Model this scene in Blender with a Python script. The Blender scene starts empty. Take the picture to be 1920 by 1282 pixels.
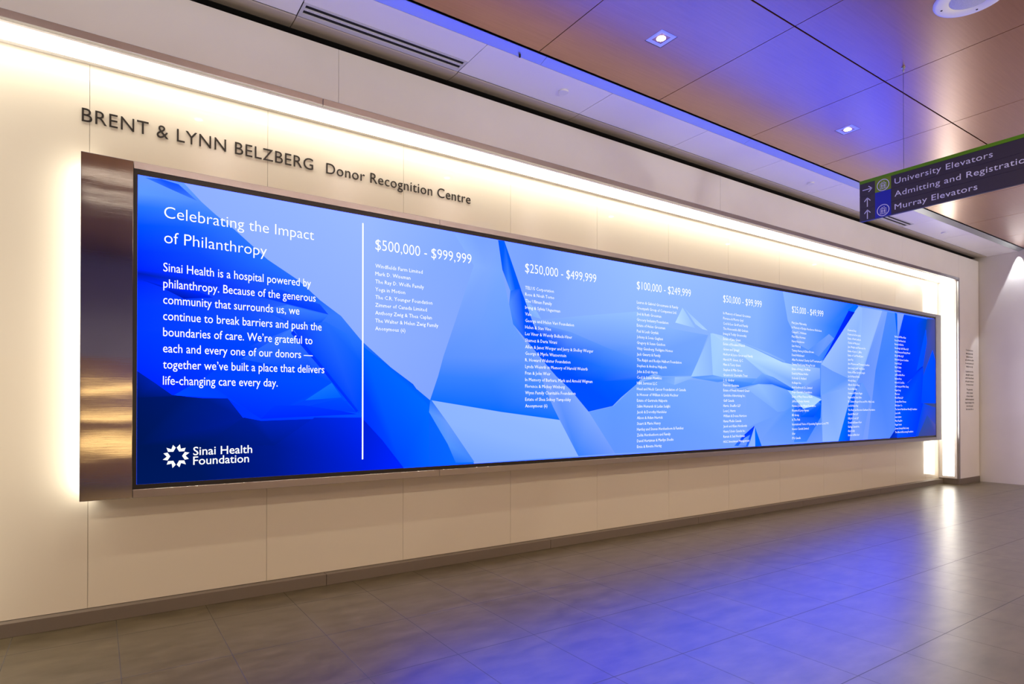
import bpy, bmesh, math, random
from mathutils import Vector, Matrix

# ------------------------------------------------------------------ camera, world, exposure
S = 1.27                       # eye height in metres; measured lengths below are in eye heights
EYE = S
C = bpy.context.scene.collection
scene = bpy.context.scene
cam_data = bpy.data.cameras.new('camera')
cam = bpy.data.objects.new('camera', cam_data)
C.objects.link(cam)
cam.location = (0, 0, EYE)
cam.rotation_euler = (math.radians(90 + 0.3862), 0, math.radians(-34.1365))
cam_data.sensor_width = 36.0
cam_data.lens = 1145.98 / 1920 * 36.0
cam_data.shift_y = (752.80 - 641.0) / 1920
cam_data.clip_end = 200
scene.camera = cam

world = bpy.data.worlds.new('world')
scene.world = world
world.use_nodes = True
world.node_tree.nodes['Background'].inputs[0].default_value = (1.0, 0.9, 0.8, 1)
world.node_tree.nodes['Background'].inputs[1].default_value = 0.05

vs = scene.view_settings
vs.view_transform = 'Standard'
vs.look = 'None'
vs.exposure = 0.0
vs.gamma = 1.0
vs.use_curve_mapping = False

STRIP = 6.5          # cove light strips
HALO = 9.0           # light behind the screen's ends
HALL = 4.0           # linear hall lights
DOWN = 45.0          # downlights along the screen wall (W)
SCONCE_FILL = 420.0       # added unseen fill lights on the wall opposite the screen (W)
ROOM_FILL = 70.0         # added unseen downlights that fill the hall behind the camera (W)
WASH = 75.0          # wall washer at the far end (W)
SCREEN_GAIN = 1.0
BLUE_GAIN = 4.3

# ------------------------------------------------------------------ helpers
def P(x, y, z):
    return Vector((x * S, y * S, (z + 1) * S))

class MB:
    """collects boxes, quads, discs, text in one mesh with several materials"""
    def __init__(self):
        self.v, self.f, self.m, self.col = [], [], [], {}
    def add(self, verts, faces, mi=0):
        b = len(self.v)
        self.v += [tuple(p) for p in verts]
        for f in faces:
            self.f.append(tuple(b + i for i in f)); self.m.append(mi)
        return self
    def box(self, x0, x1, y0, y1, z0, z1, mi=0):
        c = [P(x, y, z) for x in (x0, x1) for y in (y0, y1) for z in (z0, z1)]
        return self.add(c, [(0, 1, 3, 2), (4, 6, 7, 5), (0, 4, 5, 1), (2, 3, 7, 6), (0, 2, 6, 4), (1, 5, 7, 3)], mi)
    def bbox(self, x0, x1, y0, y1, z0, z1, bev=.004, mi=0):
        """box with all its edges chamfered"""
        bm = bmesh.new()
        bmesh.ops.create_cube(bm, size=1)
        for w in bm.verts:
            w.co = P(x0 + (w.co.x + .5) * (x1 - x0), y0 + (w.co.y + .5) * (y1 - y0), z0 + (w.co.z + .5) * (z1 - z0))
        bmesh.ops.bevel(bm, geom=bm.edges[:], offset=bev * S, segments=2, affect='EDGES', profile=.5)
        bm.verts.index_update()
        self.add([w.co for w in bm.verts], [[w.index for w in f.verts] for f in bm.faces], mi)
        bm.free(); return self
    def quad(self, pts, mi=0):
        return self.add([P(*p) for p in pts], [tuple(range(len(pts)))], mi)
    def frame(self, o, r, u, n):
        self.o, self.r, self.u, self.n = o, r, u, n
    def lathe(self, centre, prof, seg=32, mi=0, axis='z'):
        """prof: (radius, height) pairs in eye heights, revolved around a vertical axis"""
        vs_, fs = [], []
        for k in range(seg):
            a = 2 * math.pi * k / seg
            for r, h in prof:
                vs_.append(P(centre[0] + r * math.cos(a), centre[1] + r * math.sin(a), centre[2] + h))
        n = len(prof)
        for k in range(seg):
            for i in range(n - 1):
                fs.append((k * n + i, ((k + 1) % seg) * n + i, ((k + 1) % seg) * n + i + 1, k * n + i + 1))
        return self.add(vs_, fs, mi)
    def poly(self, pts, o, r, u, n, depth=0, mi=0):
        """flat polygon in a plane (metres), optionally thick"""
        a = [o + r * x + u * y for x, y in pts]
        k = len(pts)
        if not depth:
            return self.add(a, [tuple(range(k))], mi)
        b = [p + n * depth for p in a]
        return self.add(a + b, [tuple(reversed(range(k))), tuple(range(k, 2 * k))] +
                        [(i, (i + 1) % k, k + (i + 1) % k, k + i) for i in range(k)], mi)
    def ring(self, o, r, u, n, ri, ro, seg=40, depth=0.001, mi=0):
        vs_, fs = [], []
        for k in range(seg):
            a = 2 * math.pi * k / seg
            d = r * math.cos(a) + u * math.sin(a)
            vs_ += [o + d * ri + n * depth, o + d * ro + n * depth, o + d * ro, o + d * ri]
        for k in range(seg):
            j = (k + 1) % seg
            for i in range(4):
                fs.append((k * 4 + i, j * 4 + i, j * 4 + (i + 1) % 4, k * 4 + (i + 1) % 4))
        return self.add(vs_, fs, mi)
    def build(self, name, mats, parent=None, smooth=False):
        me = bpy.data.meshes.new(name)
        off, q = Vector((0, 0, 0)), parent
        while q: off += q.location; q = q.parent
        self.v = [tuple(Vector(p) - off) for p in self.v]
        me.from_pydata(self.v, [], self.f)
        if not isinstance(mats, (list, tuple)): mats = [mats]
        for m in mats: me.materials.append(m)
        me.polygons.foreach_set('material_index', self.m)
        me.update()
        bm = bmesh.new(); bm.from_mesh(me)
        bm.normal_update()
        bm.to_mesh(me); bm.free()
        if smooth:
            for p in me.polygons: p.use_smooth = True
        o = bpy.data.objects.new(name, me)
        C.objects.link(o)
        if parent:
            o.parent = parent
        return o

def thing(name, label, cat, loc, group=None):
    o = bpy.data.objects.new(name, None)
    o.empty_display_size = .1
    C.objects.link(o); o.location = loc
    o['label'] = label; o['category'] = cat
    if group: o['group'] = group
    return o
def tag(o, label, cat, group=None):
    o['label'] = label; o['category'] = cat
    if group: o['group'] = group
    return o
def struct(name, mb, mats):
    o = mb.build(name, mats); o['kind'] = 'structure'; return o
def dup(root, loc, label=None):
    r = root.copy(); C.objects.link(r); r.location = loc
    if label: r['label'] = label
    for ch in root.children:
        c = ch.copy(); C.objects.link(c); c.parent = r
        for g in ch.children:
            d = g.copy(); C.objects.link(d); d.parent = c
    return r

# text: glyph outlines of the default font as triangles (metres, baseline at 0)
_txt = {}
def text_mesh(body, res=2, offset=0.0, extrude=0.0, spacing=1.0):
    key = (body, res, offset, extrude, spacing)
    if key not in _txt:
        cu = bpy.data.curves.new('t', 'FONT')
        cu.body = body; cu.size = 1.0; cu.resolution_u = res
        cu.offset = offset; cu.extrude = extrude; cu.space_character = spacing
        ob = bpy.data.objects.new('t', cu)
        me = bpy.data.meshes.new_from_object(ob)
        _txt[key] = ([v.co.copy() for v in me.vertices], [tuple(p.vertices) for p in me.polygons])
        bpy.data.objects.remove(ob); bpy.data.meshes.remove(me); bpy.data.curves.remove(cu)
    return _txt[key]
CAP = max(v.y for v in text_mesh('H')[0])
def text_width(body, spacing=1.0):
    v = text_mesh(body, 2, 0, 0, spacing)[0]
    return max(p.x for p in v) - min(p.x for p in v)
def put_text(mb, body, o, r, u, n, cap, width=None, xs=1.0, res=2, offset=0.0, extrude=0.0, spacing=1.0, mi=0, align='l'):
    """cap height and width in metres; returns the x-scale used"""
    v, f = text_mesh(body, res, offset, extrude, spacing)
    if not v: return xs
    s = cap / CAP
    x0 = min(p.x for p in v); x1 = max(p.x for p in v)
    if width: xs = width / ((x1 - x0) * s)
    sh = {'l': x0, 'c': (x0 + x1) / 2, 'r': x1}[align]
    mb.add([o + r * ((p.x - sh) * s * xs) + u * (p.y * s) + n * ((p.z + extrude) * s) for p in v], f, mi)
    return xs

X_, Y_, Z_ = Vector((1, 0, 0)), Vector((0, 1, 0)), Vector((0, 0, 1))

# ------------------------------------------------------------------ materials
def lin(h):
    f = lambda c: c / 12.92 if c <= .04045 else ((c + .055) / 1.055) ** 2.4
    return tuple(f(c / 255) for c in h)
def mat(name, col, rough=.5, metal=0.0, coat=0.0, coat_rough=.05, spec=.5, ior=1.5):
    m = bpy.data.materials.new(name); m.use_nodes = True
    b = m.node_tree.nodes['Principled BSDF']
    b.inputs['Base Color'].default_value = (*col, 1)
    b.inputs['Roughness'].default_value = rough
    b.inputs['Metallic'].default_value = metal
    b.inputs['Coat Weight'].default_value = coat
    b.inputs['Coat Roughness'].default_value = coat_rough
    b.inputs['Specular IOR Level'].default_value = spec
    b.inputs['IOR'].default_value = ior
    return m
def nodes(m):
    nt = m.node_tree
    return nt, nt.nodes, nt.links, nt.nodes['Principled BSDF']
def emis(name, col, strength, sample=True):
    m = bpy.data.materials.new(name); m.use_nodes = True
    nt = m.node_tree
    for n in list(nt.nodes): nt.nodes.remove(n)
    o = nt.nodes.new('ShaderNodeOutputMaterial'); e = nt.nodes.new('ShaderNodeEmission')
    e.inputs[0].default_value = (*col, 1); e.inputs[1].default_value = strength
    nt.links.new(e.outputs[0], o.inputs[0])
    if not sample: m.cycles.emission_sampling = 'NONE'
    return m

def noise_mat(name, c0, c1, scale, rough, detail=5, stretch=(1, 1, 1), bump=0.0, **kw):
    m = mat(name, c0, rough, **kw)
    nt, N, L, b = nodes(m)
    tc = N.new('ShaderNodeTexCoord'); mp = N.new('ShaderNodeMapping')
    mp.inputs['Scale'].default_value = stretch
    nz = N.new('ShaderNodeTexNoise'); nz.inputs['Scale'].default_value = scale; nz.inputs['Detail'].default_value = detail
    rp = N.new('ShaderNodeValToRGB')
    rp.color_ramp.elements[0].position = .3; rp.color_ramp.elements[0].color = (*c0, 1)
    rp.color_ramp.elements[1].position = .7; rp.color_ramp.elements[1].color = (*c1, 1)
    L.new(tc.outputs['Object'], mp.inputs[0]); L.new(mp.outputs[0], nz.inputs[0])
    L.new(nz.outputs[0], rp.inputs[0]); L.new(rp.outputs[0], b.inputs['Base Color'])
    if bump:
        bp = N.new('ShaderNodeBump'); bp.inputs['Strength'].default_value = bump; bp.inputs['Distance'].default_value = .01
        L.new(nz.outputs[0], bp.inputs['Height']); L.new(bp.outputs[0], b.inputs['Normal'])
    return m

# floor tiles: joints every .3765 along the wall, every .502 across it (eye heights)
def floor_material():
    m = mat('grey porcelain tile', (.2, .17, .14), .33, spec=.5, ior=2.0)
    nt, N, L, b = nodes(m)
    tc = N.new('ShaderNodeTexCoord'); sep = N.new('ShaderNodeSeparateXYZ')
    L.new(tc.outputs['Object'], sep.inputs[0])
    def math_(op, a, b_=None, c=None):
        n = N.new('ShaderNodeMath'); n.operation = op
        for i, q in enumerate((a, b_, c)):
            if q is None: continue
            if isinstance(q, (int, float)): n.inputs[i].default_value = q
            else: L.new(q, n.inputs[i])
        return n.outputs[0]
    def joint(src, off, per, w):
        t = math_('DIVIDE', math_('SUBTRACT', src, off * S), per * S)
        fr = math_('ABSOLUTE', math_('SUBTRACT', math_('FRACT', t), .5))      # .5 at the joint
        return math_('GREATER_THAN', fr, .5 - w / (2 * per * S)), math_('FLOOR', t)
    jx, ix = joint(sep.outputs[0], .0757, .3765, .0035)
    jy, iy = joint(sep.outputs[1], 1.160, .5015, .0045)
    j = math_('MAXIMUM', jx, jy)
    wn = N.new('ShaderNodeTexWhiteNoise'); wn.noise_dimensions = '2D'
    cb = N.new('ShaderNodeCombineXYZ'); L.new(ix, cb.inputs[0]); L.new(iy, cb.inputs[1]); L.new(cb.outputs[0], wn.inputs[0])
    mp = N.new('ShaderNodeMapping'); mp.inputs['Scale'].default_value = (1, 2.2, 1); L.new(tc.outputs['Object'], mp.inputs[0])
    nz = N.new('ShaderNodeTexNoise'); nz.inputs['Scale'].default_value = 4.5; nz.inputs['Detail'].default_value = 4; nz.inputs['Roughness'].default_value = .55
    L.new(mp.outputs[0], nz.inputs[0])
    rp = N.new('ShaderNodeValToRGB')
    rp.color_ramp.elements[0].position = .28; rp.color_ramp.elements[0].color = (*FLOOR_A, 1)
    rp.color_ramp.elements[1].position = .75; rp.color_ramp.elements[1].color = (*FLOOR_B, 1)
    L.new(nz.outputs[0], rp.inputs[0])
    vv = math_('MULTIPLY_ADD', wn.outputs[0], .12, .94)
    mx = N.new('ShaderNodeMix'); mx.data_type = 'RGBA'; mx.blend_type = 'MULTIPLY'; mx.inputs[0].default_value = 1
    L.new(rp.outputs[0], mx.inputs[6]); L.new(vv, mx.inputs[7])
    mg = N.new('ShaderNodeMix'); mg.data_type = 'RGBA'
    L.new(j, mg.inputs[0]); L.new(mx.outputs[2], mg.inputs[6]); mg.inputs[7].default_value = (.035, .028, .022, 1)
    L.new(mg.outputs[2], b.inputs['Base Color'])
    rg = math_('ADD', FLOOR_ROUGH, math_('MULTIPLY', j, .4))
    L.new(rg, b.inputs['Roughness'])
    return m
FLOOR_A, FLOOR_B, FLOOR_ROUGH = (.062, .047, .019), (.145, .115, .062), .30
M_floor = floor_material()

def wood_material(name, c0, c1, rough, coat_rough, metal=0.0, coat_ior=1.8):
    m = mat(name, c0, rough, coat=1.0, coat_rough=coat_rough, spec=.5, metal=metal)
    nt, N, L, b = nodes(m)
    b.inputs['Coat IOR'].default_value = coat_ior
    tc = N.new('ShaderNodeTexCoord'); mp = N.new('ShaderNodeMapping')
    mp.inputs['Scale'].default_value = (1.2, 26, 26)
    L.new(tc.outputs['Object'], mp.inputs[0])
    nz = N.new('ShaderNodeTexNoise'); nz.inputs['Scale'].default_value = 2.6; nz.inputs['Detail'].default_value = 6
    L.new(mp.outputs[0], nz.inputs[0])
    nz2 = N.new('ShaderNodeTexNoise'); nz2.inputs['Scale'].default_value = .9; nz2.inputs['Detail'].default_value = 3
    L.new(tc.outputs['Object'], nz2.inputs[0])
    mx = N.new('ShaderNodeMath'); mx.operation = 'MULTIPLY_ADD'; mx.inputs[1].default_value = .5
    L.new(nz2.outputs[0], mx.inputs[0]); 
    hf = N.new('ShaderNodeMath'); hf.operation = 'MULTIPLY'; hf.inputs[1].default_value = .5
    L.new(nz.outputs[0], hf.inputs[0]); L.new(hf.outputs[0], mx.inputs[2])
    rp = N.new('ShaderNodeValToRGB')
    rp.color_ramp.elements[0].position = .3; rp.color_ramp.elements[0].color = (*c0, 1)
    rp.color_ramp.elements[1].position = .7; rp.color_ramp.elements[1].color = (*c1, 1)
    L.new(mx.outputs[0], rp.inputs[0]); L.new(rp.outputs[0], b.inputs['Base Color'])
    return m
M_wood = wood_material('cherry veneer panel', (.36, .138, .055), (.44, .182, .078), .30, .23, .7, 1.6)
M_gold = wood_material('golden veneer', (.42, .22, .07), (.55, .30, .11), .4, .25)

M_glass = mat('back painted cream glass', (.74, .68, .555), .5, coat=1.0, coat_rough=.02)
M_header = noise_mat('warm white laminate', (.83, .80, .785), (.86, .83, .815), 3, .42)
M_joint = mat('tan joint', (.36, .28, .17), .8)  # plain tan behind the panel joints and the screen box
M_ceil = mat('white painted metal panel', (.91, .90, .92), .35)
M_flange = mat('aluminium flange', (.62, .62, .66), .35)
M_cove = mat('shaded edge trim', (.52, .46, .38), .5)  # brown tone puts the shade of the rounded ceiling edge into its colour
M_strip = mat('brushed aluminium strip', (.46, .50, .50), .36, .75)
M_black = mat('black recess', (.004, .004, .004), .8)
M_dark = mat('dark line', (.02, .018, .016), .7)
M_endwall = noise_mat('white painted plaster', (.74, .71, .67), (.78, .75, .71), 2, .55)
M_hall = noise_mat('grey hall wall', (.42, .40, .40), (.47, .45, .45), 1.5, .5)
M_base = mat('satin metal skirting', (.20, .165, .135), .42, .3)
M_text = mat('dark bronze letter', (.02, .017, .014), .35, .3)
M_bezel = mat('black bezel', (.003, .003, .004), .35)
M_white = mat('white enamel', (.82, .82, .84), .4)
M_grille = noise_mat('perforated grille', (.45, .46, .5), (.6, .61, .65), 240, .5, detail=1)
M_led = emis('warm white diffuser', (1.0, .92, .79), STRIP)
M_halo = emis('warm white end strip', (1.0, .925, .79), HALO)
M_hall_led = emis('warm hall light', (1.0, .84, .62), HALL)
M_reveal = emis('golden reveal light', (1.0, .62, .22), 4.5)
M_lamp = emis('downlight lens', (1.0, .82, .52), 30.0)

def steel_material(name, vertical, wavy):
    m = mat(name, (.42, .415, .44), .28, 1.0)
    nt, N, L, b = nodes(m)
    tc = N.new('ShaderNodeTexCoord'); mp = N.new('ShaderNodeMapping')
    mp.inputs['Scale'].default_value = (420, 420, 2.0) if vertical else (2.0, 2.0, 260)
    L.new(tc.outputs['Object'], mp.inputs[0])
    nz = N.new('ShaderNodeTexNoise'); nz.inputs['Scale'].default_value = 1.5; nz.inputs['Detail'].default_value = 3
    L.new(mp.outputs[0], nz.inputs[0])
    mr = N.new('ShaderNodeMapRange'); mr.inputs[3].default_value = .045 if wavy else .285; mr.inputs[4].default_value = .08 if wavy else .32
    L.new(nz.outputs[0], mr.inputs[0]); L.new(mr.outputs[0], b.inputs['Roughness'])
    bp = N.new('ShaderNodeBump'); bp.inputs['Strength'].default_value = .03; bp.inputs['Distance'].default_value = .001
    L.new(nz.outputs[0], bp.inputs['Height'])
    if wavy:                                                   # slow buckling of the sheet
        mp2 = N.new('ShaderNodeMapping'); mp2.inputs['Scale'].default_value = (.7, 1, 2.2)
        L.new(tc.outputs['Object'], mp2.inputs[0])
        n2 = N.new('ShaderNodeTexNoise'); n2.inputs['Scale'].default_value = 1.6; n2.inputs['Detail'].default_value = 1.5
        L.new(mp2.outputs[0], n2.inputs[0])
        b2 = N.new('ShaderNodeBump'); b2.inputs['Strength'].default_value = .22; b2.inputs['Distance'].default_value = .012
        L.new(n2.outputs[0], b2.inputs['Height']); L.new(bp.outputs[0], b2.inputs['Normal'])
        L.new(b2.outputs[0], b.inputs['Normal'])
    else:
        pass
    if vertical: b.inputs['Anisotropic'].default_value = .75
    return m
M_steel = steel_material('brushed steel', True, False)
M_sheet = steel_material('buckled brushed steel sheet', False, True)

# ------------------------------------------------------------------ key planes (eye heights, z from eye)
YG, YH, YBOX = 3.450, 3.2298, 3.3198        # glass wall, header front, screen front
YBASE = 3.402
XJ, XE = 9.0205, 9.6735                     # jamb face, end wall
XL, XLJ = -4.2, -0.72                       # hall's left end, niche's left jamb
ZT, ZT2, ZH, ZC = 1.5874, 1.6238, 1.9129, 1.9598
YO = -3.2                                   # opposite wall
ZB = -.9384

# ------------------------------------------------------------------ floor, walls
struct('floor', MB().box(XL - .1, XE + .1, YO - .1, YG + .25, -1.06, -1.0), M_floor)

# cream glass wall: panels with hairline joints
mb = MB()
mb.box(XLJ - .02, XJ + .02, YG + .012, YG + .1, -1.0, ZT + .05, 1)
jx = [XLJ - .02] + [-.0355 + .7873 * k for k in range(-1, 12) if XLJ < -.0355 + .7873 * k < XJ] + [XJ + .02]
g = .0008
for a, b in zip(jx[:-1], jx[1:]):
    mb.box(a + g, b - g, YG, YG + .014, ZB + .002, ZT + .03, 0)
struct('wall_back', mb, [M_glass, M_joint])

# header, left return and right pillar of the niche
mb = MB()
hx = [XL] + [x for x in (-2.155, 1.065, 4.285, 7.505) if x > XL] + [XJ + .012]
for a, b in zip(hx[:-1], hx[1:]):
    mb.box(a + .001, b - .001, YH, YH + .02, ZT2, ZH, 0)
mb.box(XL, XJ, YH + .012, YG + .12, ZT + .03, ZH, 0)
mb.box(XJ + .0142, XE - .006, YH, YH + .02, -1.0, ZH, 0)
mb.box(XJ + .006, XE, YH + .012, YG + .12, -1.0, ZH, 0)
mb.box(XL, XLJ, YH, YG + .12, -1.0, ZT2, 0)
mb.box(XE - .006, XE, YH + .004, YH + .02, -1.0, ZH, 1)
struct('wall_header', mb, [M_header, M_joint])
struct('wall_right', MB().box(XE, XE + .1, YO - .1, YG + .3, -1.0, 2.3), M_endwall)
struct('wall_left', MB().box(XL - .1, XL, YO - .1, YG + .25, -1.0, 2.3), M_hall)
mb = MB()
mb.box(XL, XE, YO - .1, YO, -1.0, 2.3, 0)
mb.box(XL, XE, YO, YO + .02, -.95, .62, 1)
struct('wall_front', mb, [M_hall, M_gold])

# metal trims round the niche opening
mb = MB()
xs_ = [XLJ, .98, 3.0, 5.0, 7.0, XJ + .03]
for a, b in zip(xs_[:-1], xs_[1:]):
    mb.bbox(a + .0006, b - .0006, YH - .006, YH + .016, ZT, ZT2, .002)
struct('trim_1', mb, M_steel)
struct('trim_2', MB().bbox(XJ - .002, XJ + .03, YH - .0055, YH + .016, -.93, ZT - .001, .002), M_steel)

# skirtings
mb = MB()
bx = [XLJ, -.518, 1.0585, 2.635, 4.213, 5.79, 7.367, XJ - .002]
for a, b in zip(bx[:-1], bx[1:]):
    mb.bbox(a + .001, b - .001, YBASE, YG + .012, -1.0, ZB, .0015)
struct('baseboard_back', mb, M_base)
mb = MB()
mb.bbox(XJ - .004, XE - .006, YH - .006, YH + .02, -1.0, -.925, .0015)
mb.bbox(XJ - .0045, XJ + .02, YH + .021, YG, -1.0, -.9255, .0015)
struct('baseboard_right', mb, M_base)

# ------------------------------------------------------------------ ceiling
YB1, YB2, YCV, YW = 2.8109, 2.7225, 3.1395, 1.7837
YCOVE = 3.262
mb = MB()
g = .0045
wx = [2.0152 + .9587 * k for k in range(-7, 9)]
wx = [XL] + [x for x in wx if XL + .05 < x < XE - .05] + [XE]
wy = [YB2 - .014] + [YW - .9387 * k for k in range(0, 6)]
wy = [y for y in wy if y > YO + .05] + [YO]
for a, b in zip(wx[:-1], wx[1:]):
    for c, d in zip(wy[:-1], wy[1:]):
        mb.box(a + g * .55, b - g * .55, d + g, c - g, ZC, ZC + .012, 0)
mb.box(XL, XE, YO, YB2 + .02, ZC + .03, ZC + .06, 1)
struct('ceiling', mb, [M_wood, M_dark])

mb = MB()
cx = [.8197 + .9241 * k for k in range(-6, 11)]
cx = [XL] + [x for x in cx if XL + .05 < x < XE - .05] + [XE]
SLOT = ((3.029, 3.055), (3.073, 3.100))
for i, (a, b) in enumerate(zip(cx[:-1], cx[1:])):
    a, b = a + .0022, b - .0022
    slotted = any(abs(a - q) < .02 for q in (.8197, 6.3643))
    if not slotted:
        mb.box(a, b, YB1, YCV - .005, ZC, ZC + .012, 0)
    else:
        mb.box(a, b, YB1, 3.012, ZC, ZC + .012, 0)
    # rounded edge piece that lifts towards the dark gap
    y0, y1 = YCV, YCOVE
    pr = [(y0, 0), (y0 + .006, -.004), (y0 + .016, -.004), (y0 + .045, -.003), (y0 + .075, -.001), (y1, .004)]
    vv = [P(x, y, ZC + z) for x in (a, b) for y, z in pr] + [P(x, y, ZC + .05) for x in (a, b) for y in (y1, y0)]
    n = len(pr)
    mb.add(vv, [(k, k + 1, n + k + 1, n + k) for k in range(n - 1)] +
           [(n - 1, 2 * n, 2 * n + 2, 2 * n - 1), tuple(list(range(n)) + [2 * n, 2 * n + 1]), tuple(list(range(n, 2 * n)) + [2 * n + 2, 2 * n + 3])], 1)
mb.box(XL, XE, YB2 + .02, YCOVE, ZC + .03, ZC + .06, 2)
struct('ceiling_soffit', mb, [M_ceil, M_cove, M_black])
# flat aluminium strip between the white and the wood panels
mb = MB()
for a, b in zip([XL] + [.2 + 1.9 * k for k in range(-2, 5)], [.2 + 1.9 * k for k in range(-2, 5)] + [XE]):
    q = [(2.745, ZC + .016), (YB1 - .003, ZC - .0005), (YB1 - .003, ZC + .02), (2.745, ZC + .02)]
    vv = [P(x, y, z) for x in (a + .001, b - .001) for y, z in q]
    mb.add(vv, [(0, 1, 2, 3), (7, 6, 5, 4), (0, 4, 5, 1), (1, 5, 6, 2), (2, 6, 7, 3), (3, 7, 4, 0)])
struct('trim_3', mb, M_strip)
# solid black boxes standing in for the dark void above the header
struct('void_backing', MB().box(XL, XE, YCOVE + .002, YG + .3, ZC + .002, ZC + .04).box(XL, XE, YG + .05, YG + .3, ZH + .001, ZC + .002), M_black)

# ------------------------------------------------------------------ light strips of the niche
t = thing('cove_light', 'long warm white light strip under the header above the screen', 'light', P(4, 3.33, ZT))
mb = MB().box(XLJ + .03, XJ - .012, 3.268, 3.416, ZT - .0015, ZT + .006)
mb.build('diffuser', M_led, t)
MB().box(XLJ, XJ - .001, YH + .017, 3.267, ZT, ZT + .03).box(XLJ, XJ - .001, 3.417, YG - .001, ZT, ZT + .03).build('housing', M_header, t)

def jamb(x, sx, label):
    t = thing('vertical_light', label, 'light', P(x, 3.33, -.93))
    lo, hi = sorted((x, x - sx * .003))
    MB().box(lo, hi, 3.276, 3.402, -.895, ZT - .03).build('diffuser', M_led, t)
    lo, hi = sorted((x, x + sx * .012))
    MB().box(lo - (.002 if sx > 0 else -.002) * 0, hi, YH + .018, YG - .001, -.924, ZT - .002).build('housing', M_header, t)
jamb(XJ - .013, 1, 'tall vertical white light strip on the right jamb between screen and pillar')
jamb(XLJ + .013, -1, 'vertical white light strip at the niche left end beyond the steel panel')

# ------------------------------------------------------------------ the video wall
XbL, XbR, Zbt, Zbb = -.0658, 8.7542, 1.1338, -.4262
XsL, XsR, Zst, Zsb = .1507, 8.5917, 1.075, -.3652
vw = thing('video_wall', 'very long bright blue display in a brushed steel frame listing names', 'screen', P((XbL + XbR) / 2, YG, (Zbt + Zbb) / 2))
yb0, yb1 = YBOX, YG - .004
MB().bbox(XbL, .1335, yb0, yb0 + .03, Zbb, Zbt, .002).build('side_panel', M_sheet, vw)['label'] = 'wide buckled steel panel at the left end'
fx = [.1345, 1.72, 3.35, 4.98, 6.61, 8.6045]
mb = MB()
for a, b in zip(fx[:-1], fx[1:]): mb.bbox(a + .0004, b - .0004, yb0, yb0 + .03, Zst + .0245, Zbt, .0015)
mb.build('top_rail', M_steel, vw)
mb = MB()
for a, b in zip(fx[:-1], fx[1:]): mb.bbox(a + .0004, b - .0004, yb0, yb0 + .03, Zbb, Zsb - .0225, .0015)
mb.build('bottom_rail', M_steel, vw)
MB().bbox(8.605, XbR, yb0, yb0 + .03, Zbb, Zbt, .0015).build('right_rail', M_steel, vw)
mb = MB()
mb.box(XbL + .05, XbR - .05, yb0 + .03, yb1, Zbb + .004, Zbt - .004)
mb.build('back_box', M_joint, vw)
mb = MB()
mb.box(XbL + .012, XbL + .049, yb0 + .034, yb1, Zbb + .02, Zbt - .02)
mb.build('end_light', M_halo, vw)['label'] = 'hidden warm light strip behind the left end'
mb = MB()
mb.box(XbR - .049, XbR - .012, yb0 + .034, yb1, Zbb + .02, Zbt - .02)
mb.build('end_light', M_halo, vw)['label'] = 'hidden warm light strip behind the right end'
mb = MB()
z0, z1, x0, x1 = Zsb - .0222, Zst + .0242, .134, 8.6047
mb.box(x0, XsL, yb0 + .004, yb0 + .028, z0, z1).box(XsR, x1, yb0 + .004, yb0 + .028, z0, z1)
mb.box(XsL, XsR, yb0 + .004, yb0 + .028, Zst, z1).box(XsL, XsR, yb0 + .004, yb0 + .028, z0, Zsb)
mb.build('bezel', M_bezel, vw)

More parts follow.
